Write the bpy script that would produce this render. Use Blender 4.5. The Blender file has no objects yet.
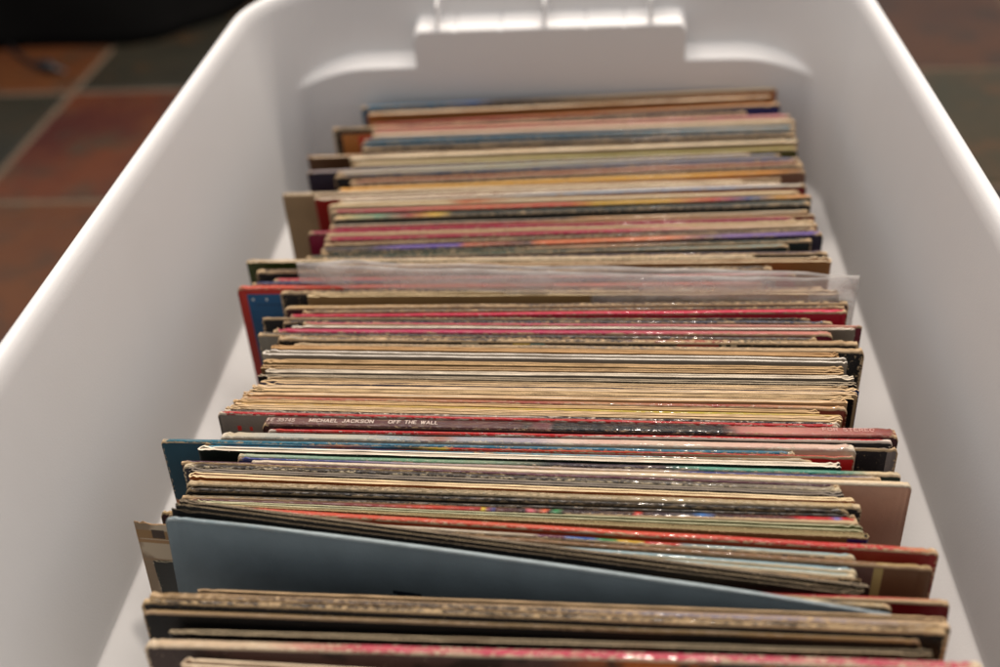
import bpy, bmesh, math, random
from mathutils import Vector, Matrix, noise
random.seed(7)
C = bpy.context.scene
COL = C.collection

# ------------------------------------------------------------------ camera model (used to place the records from measured points)
F = 1000.0
CZ = 0.658
_dy = Vector((85, 808.5, -F)).normalized()
_k = (-.075*_dy.x + _dy.y) / -_dy.z
_u = Vector((-.075, 1, _k)).normalized()
_x = _dy.cross(_u)
M = Matrix((_x, _dy, _u))           # world = M @ camera space

def bp(px, py, z):
    r = M @ Vector((px-500, 333.5-py, -F))
    t = (z-CZ)/r.z
    return Vector((r.x*t, r.y*t, z))

def pj(p):
    c = M.transposed() @ (Vector(p)-Vector((0, 0, CZ)))
    return 500+F*c.x/-c.z, 333.5-F*c.y/-c.z

# ------------------------------------------------------------------ helpers
def lin(h, g=1.0):
    h = h.lstrip('#')
    o = []
    for i in (0, 2, 4):
        v = int(h[i:i+2], 16)/255
        v = v/12.92 if v <= .04045 else ((v+.055)/1.055)**2.4
        o.append(min(1, v*g))
    return (*o, 1)

def link_obj(name, verts, faces, mat, parent=None, smooth=True):
    me = bpy.data.meshes.new(name)
    me.from_pydata(verts, [], faces)
    me.update()
    if smooth:
        me.polygons.foreach_set('use_smooth', [True]*len(me.polygons))
    if mat: me.materials.append(mat)
    o = bpy.data.objects.new(name, me)
    COL.objects.link(o)
    if parent: o.parent = parent
    return o

def tag(o, label=None, cat=None, group=None, kind=None):
    if label: o['label'] = label
    if cat: o['category'] = cat
    if group: o['group'] = group
    if kind: o['kind'] = kind
    return o

class NT:
    def __init__(s, name):
        s.m = bpy.data.materials.new(name); s.m.use_nodes = True
        s.t = s.m.node_tree; s.t.nodes.clear()
        s.out = s.n('ShaderNodeOutputMaterial')
        s.b = s.n('ShaderNodeBsdfPrincipled')
        s.l(s.b.outputs[0], s.out.inputs[0])
        s.tc = None
    def n(s, t, **k):
        o = s.t.nodes.new(t)
        for a, b in k.items(): setattr(o, a, b)
        return o
    def l(s, a, b): s.t.links.new(a, b)
    def obj(s):
        if not s.tc: s.tc = s.n('ShaderNodeTexCoord')
        return s.tc.outputs['Object']
    def math(s, op, a, b=None, c=None, clamp=False):
        o = s.n('ShaderNodeMath', operation=op, use_clamp=clamp)
        for i, v in enumerate((a, b, c)):
            if v is None: continue
            if isinstance(v, (int, float)): o.inputs[i].default_value = v
            else: s.l(v, o.inputs[i])
        return o.outputs[0]
    def mix(s, f, a, b):
        o = s.n('ShaderNodeMix', data_type='RGBA')
        for i, v in ((0, f), (6, a), (7, b)):
            if isinstance(v, (int, float, tuple)): o.inputs[i].default_value = v
            else: s.l(v, o.inputs[i])
        return o.outputs[2]
    def noise(s, scale, detail=3, vec=None, stretch=None, off=(0, 0, 0), rough=.55):
        v = vec or s.obj()
        if stretch or off != (0, 0, 0):
            mp = s.n('ShaderNodeMapping')
            mp.inputs['Scale'].default_value = stretch or (1, 1, 1)
            mp.inputs['Location'].default_value = off
            s.l(v, mp.inputs[0]); v = mp.outputs[0]
        o = s.n('ShaderNodeTexNoise')
        o.inputs['Scale'].default_value = scale
        o.inputs['Detail'].default_value = detail
        o.inputs['Roughness'].default_value = rough
        s.l(v, o.inputs['Vector'])
        return o.outputs['Fac']
    def step(s, v, lo, hi):
        o = s.n('ShaderNodeMapRange', interpolation_type='SMOOTHSTEP')
        s.l(v, o.inputs[0]); o.inputs[1].default_value = lo; o.inputs[2].default_value = hi
        return o.outputs[0]
    def ramp(s, f, stops, mode='LINEAR'):
        o = s.n('ShaderNodeValToRGB'); o.color_ramp.interpolation = mode
        e = o.color_ramp.elements
        while len(e) > 1: e.remove(e[0])
        e[0].position = stops[0][0]; e[0].color = stops[0][1]
        for p, c in stops[1:]:
            q = e.new(p); q.color = c
        s.l(f, o.inputs[0]); return o.outputs[0]
    def bump(s, h, strength=.3, dist=.001):
        o = s.n('ShaderNodeBump'); o.inputs['Strength'].default_value = strength
        o.inputs['Distance'].default_value = dist
        s.l(h, o.inputs['Height']); s.l(o.outputs[0], s.b.inputs['Normal'])
    def set(s, **k):
        for a, v in k.items():
            i = s.b.inputs[a.replace('_', ' ')]
            if isinstance(v, (int, float, tuple)): i.default_value = v
            else: s.l(v, i)
        return s.m

GAIN = 0.92
def ink(h):
    c = lin(h)
    return tuple(min(.9, .84*x**1.14) for x in c[:3])+(1,)
def desat(c, k=.16):
    m = (c[0]+c[1]+c[2])/3
    return tuple(x+(m-x)*k for x in c[:3])+(1,)
TAN = 'cfae80'
CREAM = 'e6d0ae'

def parse(stops, g=GAIN):
    o = []
    for q in stops.split(','):
        a, b = q.split(':'); o.append((float(a), ink(b)))
    if o[0][0] > 0: o.insert(0, (0, o[0][1]))
    return o

def spine_material(stops, w, t, wear, seed, gloss=.3, hard=False, edge=TAN):
    """printed card strip: colours along its length, scuffed to bare card along edges and corners"""
    s = NT('spine_card')
    sx = s.n('ShaderNodeSeparateXYZ'); s.l(s.obj(), sx.inputs[0])
    u = s.math('ADD', s.math('DIVIDE', sx.outputs[0], w), .5)
    wob = s.noise(90, 2, off=(seed, 0, 0))
    u2 = s.math('ADD', u, s.math('MULTIPLY', s.math('SUBTRACT', wob, .5), .0 if hard else .03))
    base = s.ramp(u2, parse(stops), 'CONSTANT' if hard else 'LINEAR')
    mott = s.noise(500, 4, stretch=(.25, 1, 1), off=(seed*2, 1, 0))
    base = s.mix(s.math('MULTIPLY', s.step(mott, .4, .75), .16), base, lin(TAN, .75))
    # wear: stretched noise, stronger toward the long edges and the two ends
    nz = s.noise(1100, 4, stretch=(.32, 1, 1), off=(seed*3, 0, 2), rough=.7)
    nb = s.noise(36, 2, stretch=(1, .2, .2), off=(seed*5, 0, 0))
    ed = s.math('POWER', s.math('ABSOLUTE', s.math('DIVIDE', s.math('ADD', sx.outputs[1], t*.5), t*.5)), 4)
    en = s.step(s.math('ABSOLUTE', s.math('DIVIDE', sx.outputs[0], w*.5)), .955, 1.0)
    v = s.math('ADD', nz, s.math('MULTIPLY', ed, .19))
    v = s.math('ADD', v, s.math('MULTIPLY', en, .28))
    v = s.math('ADD', v, s.math('MULTIPLY', s.math('SUBTRACT', nb, .5), .42))
    mask = s.step(v, .765-wear*.36, .815-wear*.36)
    edge_c = s.mix(s.noise(150, 3, off=(0, seed, 0)), desat(lin(edge, GAIN*.7)), desat(lin(edge, GAIN*1.2)))
    col = s.mix(mask, base, edge_c)
    s.set(Base_Color=col, Roughness=s.math('ADD', s.math('MULTIPLY', mask, .35), gloss))
    s.b.inputs['Specular IOR Level'].default_value = .3
    gl = s.step(s.noise(520, 3, stretch=(.6, 1, 1), off=(seed, 7, 1)), .50, .58)
    s.l(s.math('MULTIPLY', s.math('MULTIPLY', gl, s.math('SUBTRACT', 1, mask)), 1.0), s.b.inputs['Coat Weight'])
    cb = s.n('ShaderNodeBump'); cb.inputs['Strength'].default_value = .42; cb.inputs['Distance'].default_value = .0006
    s.l(s.noise(240, 2, stretch=(.7, 1, 1), off=(seed, 1, 4)), cb.inputs['Height']); s.l(cb.outputs[0], s.b.inputs['Coat Normal'])
    s.b.inputs['Coat Roughness'].default_value = .085
    s.bump(s.math('ADD', s.math('ADD', nz, s.math('MULTIPLY', mask, -.5)), s.math('MULTIPLY', s.noise(70, 3, stretch=(.4, 1, 1), off=(seed, 3, 0)), 2.)), .8, .0006)
    return s.m

def cover_material(face, w, t, seed, gloss=.38, wear=.35, edge=TAN):
    """face: dict(base=hex or stops 'u:hex', rects=[(u0,u1,v0mm,v1mm,hex)])"""
    s = NT('printed_card')
    if isinstance(face, str): face = dict(base=face)
    g = s.n('ShaderNodeNewGeometry')
    sx = s.n('ShaderNodeSeparateXYZ'); s.l(s.obj(), sx.inputs[0])
    u = s.math('ADD', s.math('DIVIDE', sx.outputs[0], w), .5)
    v = s.math('MULTIPLY', sx.outputs[2], -1000)
    if ':' in face['base']:
        base = s.ramp(u, parse(face['base']), face.get('mode', 'LINEAR'))
    else:
        base = ink(face['base'])
        a = s.noise(35, 4, off=(seed, 0, seed)); k = .82
        base = s.mix(s.step(a, .3, .7), base, tuple(c*k for c in base[:3])+(1,))
    if face.get('blot'):
        for i, hx in enumerate(face['blot']):
            a = s.noise(22+9*i, 4, off=(seed+i*7, i, 3))
            base = s.mix(s.step(a, .50, .56), base, lin(hx, GAIN))
    for (u0, u1, v0, v1, hx) in face.get('rects', ()):
        m = s.math('MULTIPLY', s.math('COMPARE', u, (u0+u1)/2, (u1-u0)/2), s.math('COMPARE', v, (v0+v1)/2, (v1-v0)/2))
        base = s.mix(m, base, lin(hx, GAIN))
    # ring / rub wear, then raw card on the cut edges
    nz = s.noise(850, 4, off=(seed, 2, 0), rough=.7)
    du = s.step(s.math('ABSOLUTE', s.math('SUBTRACT', s.math('MULTIPLY', u, 2), 1)), .985, 1.0)
    dv = s.step(v, 2.2, 0.0)
    m = s.math('ADD', nz, s.math('MULTIPLY', s.math('MAXIMUM', du, dv), .22))
    mask = s.step(m, .84-.3*wear, .9-.3*wear)
    sn = s.n('ShaderNodeSeparateXYZ'); s.l(s.obj() if False else g.outputs['True Normal'], sn.inputs[0])
    vt = s.n('ShaderNodeVectorTransform', vector_type='NORMAL', convert_from='WORLD', convert_to='OBJECT')
    s.l(g.outputs['True Normal'], vt.inputs[0])
    s2 = s.n('ShaderNodeSeparateXYZ'); s.l(vt.outputs[0], s2.inputs[0])
    cut = s.math('GREATER_THAN', s.math('MAXIMUM', s2.outputs[2], s.math('MULTIPLY', s.math('ABSOLUTE', s2.outputs[0]), .0)), .6)
    mask = s.math('MAXIMUM', mask, cut)
    ec = s.mix(s.step(s.noise(900, 4, stretch=(.10, 1, 1), off=(seed, seed, 0)), .35, .65), desat(lin(edge, GAIN*.82), .16), desat(lin(edge, GAIN*1.25), .16))
    dk = s.noise(30, 3, stretch=(1, .1, .1), off=(seed, 0, 9))
    ec = s.mix(s.math('MULTIPLY', s.step(dk, .52, .66), .35), ec, lin('5a4330'))
    col = s.mix(mask, base, ec)
    s.set(Base_Color=col, Roughness=s.math('ADD', s.math('MULTIPLY', mask, .45), gloss))
    s.b.inputs['Specular IOR Level'].default_value = .3
    s.bump(s.math('ADD', nz, s.noise(28, 2, off=(seed, 5, 5))), .25, .0006)
    return s.m

def paper_material(hx, seed):
    s = NT('inner_paper')
    n = s.noise(300, 4, stretch=(.05, 1, 1), off=(seed, 0, 0))
    s.set(Base_Color=s.mix(n, lin(hx, .7), lin(hx, 1.)), Roughness=.7)
    return s.m

GLYPH = {
 'F': (.8, [[(0, 0), (0, 1), (.8, 1)], [(0, .53), (.65, .53)]]),
 'E': (.8, [[(.82, 0), (0, 0), (0, 1), (.8, 1)], [(0, .53), (.68, .53)]]),
 '3': (.8, [[(0, .85), (.2, 1), (.6, 1), (.78, .85), (.78, .68), (.55, .54), (.3, .54)], [(.55, .54), (.8, .38), (.8, .15), (.6, 0), (.2, 0), (0, .15)]]),
 '5': (.8, [[(.75, 1), (.1, 1), (.04, .55), (.3, .64), (.6, .62), (.8, .45), (.8, .18), (.6, 0), (.2, 0), (0, .14)]]),
 '7': (.75, [[(0, 1), (.78, 1), (.3, 0)]]),
 '4': (.85, [[(.62, 0), (.62, 1), (0, .32), (.85, .32)]]),
 'M': (1.05, [[(0, 0), (0, 1), (.5, .2), (1, 1), (1, 0)]]),
 'I': (.1, [[(.03, 0), (.03, 1)]]),
 'C': (.95, [[(.92, .78), (.72, 1), (.25, 1), (0, .75), (0, .25), (.25, 0), (.72, 0), (.92, .22)]]),
 'H': (.85, [[(0, 0), (0, 1)], [(.85, 0), (.85, 1)], [(0, .52), (.85, .52)]]),
 'A': (.95, [[(0, 0), (.46, 1), (.92, 0)], [(.18, .34), (.74, .34)]]),
 'L': (.72, [[(0, 1), (0, 0), (.72, 0)]]),
 'J': (.65, [[(.62, 1), (.62, .2), (.45, 0), (.15, 0), (0, .2)]]),
 'K': (.88, [[(0, 0), (0, 1)], [(.82, 1), (.05, .42)], [(.28, .6), (.88, 0)]]),
 'S': (.85, [[(.8, .82), (.62, 1), (.2, 1), (.02, .82), (.05, .62), (.25, .54), (.6, .47), (.82, .36), (.83, .16), (.62, 0), (.2, 0), (0, .18)]]),
 'O': (1.0, [[(.25, 1), (.75, 1), (1, .75), (1, .25), (.75, 0), (.25, 0), (0, .25), (0, .75), (.25, 1)]]),
 'N': (.88, [[(0, 0), (0, 1), (.88, 0), (.88, 1)]]),
 'T': (.85, [[(0, 1), (.85, 1)], [(.425, 1), (.425, 0)]]),
 'W': (1.25, [[(0, 1), (.3, 0), (.62, 1), (.94, 0), (1.25, 1)]]),
 'R': (.88, [[(0, 0), (0, 1), (.6, 1), (.82, .86), (.82, .64), (.6, .5), (0, .5)], [(.45, .5), (.88, 0)]]),
 ' ': (.55, []),
}
def letters(txt, width, height, stroke=.19):
    """flat sans-serif capitals built from thick strokes"""
    adv = sum(GLYPH[c][0]+.46 for c in txt)-.46
    sx = width/adv; sy = height*(1-stroke*.5)
    hw = stroke*height*.5
    V, Fc = [], []
    x = 0; k = 0
    for c in txt:
        wd, strokes = GLYPH[c]
        for st in strokes:
            P = [Vector(((x+a)*sx, b_*sy, 0)) for a, b_ in st]
            for a, b_ in zip(P, P[1:]):
                d = (b_-a).normalized(); n_ = Vector((-d.y, d.x, 0))*hw; e = d*hw*.75
                k += 1; z = .00003+.000002*(k % 6)
                q = len(V)
                V += [tuple(a-e+n_+Vector((0, 0, z))), tuple(a-e-n_+Vector((0, 0, z))), tuple(b_+e-n_+Vector((0, 0, z))), tuple(b_+e+n_+Vector((0, 0, z)))]
                Fc.append((q, q+1, q+2, q+3))
        x += wd+.46
    return V, Fc

H = .3135
def xcols(w):
    xs = [0, .0008, .0018, .0030, .0045, .0065, .009]
    n = 44
    inner = [.014+(w-.028)*i/n for i in range(n+1)]
    return [x-w/2 for x in xs] + [x-w/2 for x in inner] + [w/2-x for x in reversed(xs)]

def topz(x, w, r, seed, rough):
    """height of the top edge: rounded, frayed corners and a slightly wavy run"""
    d = w/2-abs(x)
    z = 0
    if d < r:
        z = -(r-math.sqrt(max(0, r*r-(r-d)**2)))*.9
    z += (noise.noise(Vector((x*25, seed*3.1, 0)))*.00030 + noise.noise(Vector((x*420, seed, 4)))*.00007*(1+2*rough))
    if d < .012:
        z += noise.noise(Vector((x*700, seed, 9)))*.0007*(1+rough)
    return z

def bow(x, w, seed, amp):
    a = (2*x/w)
    return amp*(1-a*a) + noise.noise(Vector((x*9, seed*2.3, 1)))*.0005*min(1, abs(amp)*1500+.3)

def slab(w, t, z0f, z1, seed, amp, cap=False, inset=0):
    """closed slab between z1 (bottom, number) and z0f(x) (top). cap=True gives a softly rounded top."""
    xs = xcols(w)
    V, Fc = [], []
    prof = [(-1, 0)]
    rows = []
    tl, tr = t if isinstance(t, tuple) else (t, t)
    for x in xs:
        h = (tl+(tr-tl)*(x/w+.5))/2
        zt = z0f(x); b = bow(x, w, seed, amp)-h-inset
        if cap:
            e = min(.0007, h*.6)
            sec = [(-h, z1+min(0, zt)), (-h, zt-e), (-h+e*.35, zt-e*.3), (-h+e, zt), (0, zt+.0001), (h-e, zt), (h-e*.35, zt-e*.3), (h, zt-e), (h, z1+min(0, zt))]
        else:
            e = min(.0003, h*.4)
            sec = [(-h, z1), (-h, (zt+z1)*.5), (-h, zt-.03), (-h, zt-e), (-h+e, zt), (h-e, zt), (h, zt-e), (h, zt-.03), (h, (zt+z1)*.5), (h, z1)]
        rows.append(len(V))
        for (y, z) in sec:
            V.append((x, y+b, z))
        m = len(sec)
    n = len(xs)
    for i in range(n-1):
        for j in range(m-1):
            a = i*m+j
            Fc.append((a, a+m, a+m+1, a+1))
        Fc.append((i*m+m-1, i*m+m-1+m, i*m+m, i*m))
    Fc.append(tuple(range(m)))
    Fc.append(tuple((n-1)*m+j for j in reversed(range(m))))
    return V, Fc

def fold(w, t, b, side, z1, seed, amp, rc=.002):
    """open-topped jacket in plan: two boards of thickness b joined by a rounded fold at one end"""
    xs = xcols(w)
    if side == 'r': xs = list(reversed(xs))
    tl, tr = t if isinstance(t, tuple) else (t, t)
    r = (tl if side == 'l' else tr)/2
    hx = lambda x: (tl+(tr-tl)*max(0, min(1, x/w+.5)))/2
    # centre line: back board from free end to the fold, half circle, front board back to the free end
    sgn = -1 if side == 'l' else 1
    pts = []
    hm = r-b/2
    r = max(r, b*.6)
    body = [x for x in xs if abs(x-sgn*w/2) > r]
    body = sorted(body, key=lambda x: -abs(x-sgn*w/2))
    for x in body: pts.append((x, hx(x)-b/2, 0, 1))
    cx = sgn*(w/2-r)
    for k in range(1, 10):
        a = math.pi/2-math.pi*k/10
        pts.append((cx+sgn*math.cos(a)*hm, math.sin(a)*hm, sgn*math.cos(a), math.sin(a)))
    for x in reversed(body): pts.append((x, -(hx(x)-b/2), 0, -1))
    V, Fc = [], []
    for (x, y, nx, ny) in pts:
        bw = bow(x, w, seed, amp)-hx(x)
        flare = 0
        zt = topz(x, w, rc, seed+(5 if y < 0 else 0), .8)
        if abs(x-cx) < .004+r and nx: zt -= .0002
        yo = noise.noise(Vector((x*9, seed, 3)))*.00012
        for (off, z) in ((b/2, z1), (b/2, -.03), (b/2, zt), (-b/2, zt), (-b/2, -.03), (-b/2, z1)):
            V.append((x+nx*off, y+yo+bw+ny*off, z))
    m = 6; n = len(pts)
    for i in range(n-1):
        for j in range(m):
            a = i*m+j; c = i*m+(j+1) % m
            Fc.append((a, c, c+m, a+m))
    Fc.append(tuple(reversed(range(m)))); Fc.append(tuple((n-1)*m+j for j in range(m)))
    return V, Fc

def fix_normals(o):
    bm = bmesh.new(); bm.from_mesh(o.data)
    bmesh.ops.recalc_face_normals(bm, faces=bm.faces)
    bm.to_mesh(o.data); bm.free()

def sharp(o, ang=40):
    o.data.set_sharp_from_angle(angle=math.radians(ang))

# ------------------------------------------------------------------ the bin
XC = -.0295
YR, YF = .757, .10          # inner rear / front of the upper wall
HWI = .2165
YCL = .7365                 # inner face of the protruding lower rear wall
def tote():
    s = NT('white_polypropylene')
    n1 = s.noise(60, 3); n2 = s.noise(900, 2)
    sc = s.noise(14, 4, stretch=(1, 1, .3), off=(3, 1, 7))
    col = s.mix(s.math('MULTIPLY', s.step(sc, .5, .75), .25), (.80, .80, .80, 1), (.75, .742, .735, 1))
    s.set(Base_Color=col, Roughness=s.math('ADD', .42, s.math('MULTIPLY', n1, .10)))
    s.b.inputs['Subsurface Weight'].default_value = 0
    s.b.inputs['Specular IOR Level'].default_value = .5
    s.bump(s.math('ADD', s.math('MULTIPLY', s.noise(9, 2), 4), n2), .10, .0006)
    mat = s.m
    root = bpy.data.objects.new('storage_bin', None); COL.objects.link(root)
    root.location = (XC, (YR+YF)/2, 0)
    tag(root, 'large open white plastic storage bin packed with record sleeves', 'storage bin')
    cy = (YR+YF)/2; hy = (YR-YF)/2
    cols = []
    def base_perim(r):
        P = []
        hx = HWI
        # start rear-left going right along rear
        n = 300
        for i in range(n+1): P.append((-(hx-r)+2*(hx-r)*i/n, hy, 0, 1))
        for i in range(1, 28):
            a = math.pi/2*(1-i/28); P.append((hx-r+r*math.cos(a), hy-r+r*math.sin(a), math.cos(a), math.sin(a)))
        for i in range(50): P.append((hx, (hy-r)-2*(hy-r)*i/49, 1, 0))
        for i in range(1, 28):
            a = -math.pi/2*i/28; P.append((hx-r+r*math.cos(a), -hy+r+r*math.sin(a), math.cos(a), math.sin(a)))
        for i in range(40): P.append((hx-r-2*(hx-r)*i/39, -hy, 0, -1))
        for i in range(1, 28):
            a = -math.pi/2-math.pi/2*i/28; P.append((-hx+r+r*math.cos(a), -hy+r+r*math.sin(a), math.cos(a), math.sin(a)))
        for i in range(50): P.append((-hx, -(hy-r)+2*(hy-r)*i/49, -1, 0))
        for i in range(1, 28):
            a = math.pi-math.pi/2*i/28; P.append((-hx+r+r*math.cos(a), hy-r+r*math.sin(a), math.cos(a), math.sin(a)))
        return P
    P = base_perim(.072)
    NC = len(P)
    prof = []      # (offset, z, shell) shell 0 inner 1 outer
    lip = [(.0112, .366), (.0118, .374), (.0120, .385), (.0114, .3915), (.0098, .3950), (.0074, .3966), (.0046, .3966), (.0022, .3952), (.0006, .3925), (-.0004, .389)]
    for o, z in lip: prof.append((o*.78, z, 0))
    z = .386
    def wall_o(z): return -.0005-.0045*(.389-z)/.15
    while z > .298:
        prof.append((wall_o(z), z, 0)); z -= .00115
    while z > .242:
        prof.append((wall_o(z), z, 0)); z -= .005
    oo = wall_o(.240)
    prof += [(oo, .2365, 0), (oo-.0002, .2355, 0), (oo-.0007, .2346, 0), (oo-.0014, .2337, 0), (oo-.004, .2308, 0), (oo-.011, .2230, 0), (oo-.018, .2151, 0), (oo-.0210, .2115, 0), (oo-.0222, .2085, 0), (oo-.0228, .2040, 0), (oo-.023, .194, 0)]
    for z in (.15, .10, .05, .018): prof.append((oo-.023-.002*(.22-z)/.2, z, 0))
    prof += [(oo-.0265, .009, 0), (oo-.0300, .0045, 0), (oo-.036, .003, 0)]
    inner_last = len(prof)-1
    prof += [(oo-.036, .0005, 1), (oo-.028, .001, 1), (oo-.0238, .006, 1), (oo-.0222, .018, 1)]
    for z in (.05, .10, .15, .19): prof.append((oo-.0202-.002*(.22-z)/.2, z, 1))
    prof += [(oo-.0195, .2070, 1), (oo-.001, .2290, 1), (oo+.0022, .2340, 1)]
    z = .242
    while z < .366:
        prof.append((wall_o(z)+.0026, z, 1)); z += .004
    prof += [(.0030, .3668, 1), (.0064, .3660, 1)]
    V = []
    ribs = [-.114, -.032, .048]
    dents = [-.101, -.066, -.001, .028]
    def ss(a, b, x):
        t = max(0, min(1, (x-a)/(b-a))); return t*t*(3-2*t)
    def zl(x):
        d = abs(x-XC)
        z = .3365
        if d > .145: z -= ((d-.145)/.07)**2*.022
        rr = .007; de = .1048
        if d < de-rr: z += .0285
        elif d < de: z += max(0, .0285-(rr-math.sqrt(max(0, rr*rr-(d-de+rr)**2)))*1.6) if d < de-.0004 else .008
        for q in dents:
            z -= .0014*math.exp(-((x-q)/.0012)**2)
        return z
    for (o, z, sh) in prof:
        for (x, y, nx, ny) in P:
            X = XC+x+nx*o; Y = cy+y+ny*o
            bulge = .0022*math.sin(math.pi*max(0, min(1, (Y-YF)/(YR-YF))))*abs(nx)*(1 if x*nx > 0 else 1)
            X += nx*bulge*ss(.24, .36, z)
            if Y > .5 and z > .002:
                c = YCL+(.0026 if sh else 0)-.010*max(0, (abs(X-XC)-.10)/.11)**3
                c = c if z > .2395 else c-(.2395-z)*.03
                if z <= .2345: c -= .0
                zz = zl(X)
                f = 1-ss(zz-.0030, zz+.0035, z)
                if z > .3885: f = 0
                for q in ribs:
                    if z > .30 and not sh: f = max(f, math.exp(-((X-q)/.0013)**4)*(1-ss(.380, .3885, z)))
                if z > .39: f = 0
                # smooth minimum of Y and c
                k = .006
                if Y > c-k*3:
                    h = max(0, min(1, .5+.5*(c-Y)/k))
                    sm = c*(1-h)+Y*h-k*h*(1-h)
                    Y = Y+(min(Y, sm)-Y)*f
            V.append((X-root.location.x, Y-root.location.y, z))
    Fc = []
    R = len(prof)
    for i in range(R-1):
        for j in range(NC):
            j2 = (j+1) % NC
            Fc.append((i*NC+j, i*NC+j2, (i+1)*NC+j2, (i+1)*NC+j))
    i = R-1
    for j in range(NC):
        j2 = (j+1) % NC
        Fc.append((i*NC+j, i*NC+j2, j2, j))
    # remove band between inner floor ring and outer floor ring, close both with n-gons
    rm = inner_last
    Fc = [f for f in Fc if not (f[0]//NC == rm and f[2]//NC == rm+1)]
    Fc.append(tuple(rm*NC+j for j in range(NC)))
    Fc.append(tuple((rm+1)*NC+j for j in reversed(range(NC))))
    o = link_obj('shell', V, Fc, mat, root)
    fix_normals(o)
    for f in o.data.polygons:
        if len(f.vertices) > 4: f.use_smooth = False
    return root

# ------------------------------------------------------------------ the floor
def slate(name, a, b, c, seed, rough=.4):
    s = NT(name)
    n = s.noise(5.5, 6, off=(seed, seed*2, 0), rough=.6)
    m = s.noise(13, 5, off=(seed*3, 1, 0), rough=.6)
    g_ = .66
    col = s.mix(s.step(n, .36, .64), lin(a, g_), lin(b, g_))
    col = s.mix(s.step(m, .48, .74), col, lin(c, g_))
    f = s.noise(70, 4, off=(seed, 0, 0))
    col = s.mix(s.math('MULTIPLY', f, .4), col, tuple(x*.25 for x in lin(a)[:3])+(1,))
    s.set(Base_Color=col, Roughness=rough)
    s.bump(s.math('ADD', s.math('MULTIPLY', n, 3), f), .6, .002)
    return s.m

def floor():
    g = NT('grout')
    gn = g.noise(60, 4)
    g.set(Base_Color=g.mix(gn, lin('4c3e32'), lin('7a6650')), Roughness=.85)
    mats = [slate('slate_rust', '5a2c24', '7c4426', '4a4c3c', 1.3),
            slate('slate_olive', '34332a', '403c30', '5a4026', 4.1),
            slate('slate_orange', '7a4a26', '6a3d24', '4a4234', 7.7),
            slate('slate_brown', '5c3c26', '6c4426', '40382c', 11.2),
            slate('slate_moss', '47452f', '55492f', '74502c', 15.9)]
    T = .336; TX = .505; gw = .0045
    x0, y0 = -.822, 1.104
    layout = {(-1, 0): 1, (0, 0): 0, (-1, 1): 2, (0, 1): 1, (0, -1): 2, (-1, -1): 3,
              (1, 1): 3, (2, 1): 3, (3, 1): 3, (2, 0): 4, (2, -1): 1, (4, 1): 3, (5, 1): 3, (4, 0): 4, (3, 0): 4, (5, 0): 4, (4, -1): 1, (3, -1): 1, (5, -1): 1, (0, 2): 3, (1, 2): 1}
    V, Fc, MI = [], [], []
    random.seed(3)
    # the whole grid turned a touch so that its lines match the room's
    for i in range(-7, 11):
        for j in range(-6, 9):
            xa = x0+i*TX+gw; xb = x0+(i+1)*TX-gw; ya = y0+j*T+gw; yb = y0+(j+1)*T-gw
            k = layout.get((i, j), random.choice([0, 1, 2, 3, 4]))
            b = len(V); e = .004
            V += [(xa, ya, -.004), (xb, ya, -.004), (xb, yb, -.004), (xa, yb, -.004),
                  (xa+e, ya+e, 0), (xb-e, ya+e, 0), (xb-e, yb-e, 0), (xa+e, yb-e, 0)]
            for f in ((4, 5, 6, 7), (0, 1, 5, 4), (1, 2, 6, 5), (2, 3, 7, 6), (3, 0, 4, 7)):
                Fc.append(tuple(b+q for q in f)); MI.append(k+1)
    b = len(V)
    V += [(-3.4, -1.2, -.003), (2.8, -1.2, -.003), (2.8, 4.3, -.003), (-3.4, 4.3, -.003)]
    Fc.append((b, b+1, b+2, b+3)); MI.append(0)
    ang = math.radians(1.2)
    o = link_obj('floor', V, Fc, None, None, smooth=False)
    for m in [g.m]+mats: o.data.materials.append(m)
    o.data.polygons.foreach_set('material_index', MI)
    tag(o, kind='structure')
    return o

# ------------------------------------------------------------------ records
ZT = .31
def lean_at(y):
    t = max(0, min(1, (.72-y)/(.72-.23)))
    return math.radians(2+9*t)

def place(xl, yl, xr, yr, dz, w=None):
    if isinstance(dz, (int, float)): dz = (dz, dz)
    zl, zr = ZT+dz[0]/1000, ZT+dz[1]/1000
    W = w or .3135
    if xl is not None and xr is not None:
        A = bp(xl, yl, zl); B = bp(xr, yr, zr)
        d = (B-A); L = d.length
        W2 = max(.300, min(.324, L)) if not w else w
        mid = (A+B)/2; d.normalize()
        return mid-d*W2/2, mid+d*W2/2
    kn = bp(xl, yl, zl) if xl is not None else bp(xr, yr, zr)
    sg = 1 if xl is not None else -1
    ty = yr if sg == 1 else yl
    dzz = (zr-zl)
    lo, hi = -.35, .35
    def f(a):
        p = Vector((kn.x+sg*W*math.cos(a), kn.y+sg*W*math.sin(a), kn.z+sg*dzz))
        return pj(p)[1]-ty, p
    for _ in range(40):
        m = (lo+hi)/2; v, p = f(m)
        # image y falls as the end moves away from the camera
        if (v > 0) == (sg > 0): lo = m
        else: hi = m
    return (kn, p) if sg == 1 else (p, kn)

GROUP = 'record sleeves filed in the bin'
TABLE = []
def R(xl, yl, xr, yr, T, kind, stops, face, label, wear=.35, dz=0, side='l', edge=TAN, gloss=.3, hard=False, inner='d8cdbb', amp=0, text=None, w=None):
    if ':' not in stops: stops = '0:'+stops
    TABLE.append(dict(e=(xl, yl, xr, yr), T=T/1000, kind=kind, stops=stops, face=face, label=label, wear=wear, dz=dz, side=side, edge=edge, gloss=gloss, hard=hard, inner=inner, amp=amp/1000, text=text, w=w))
N = None
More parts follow.
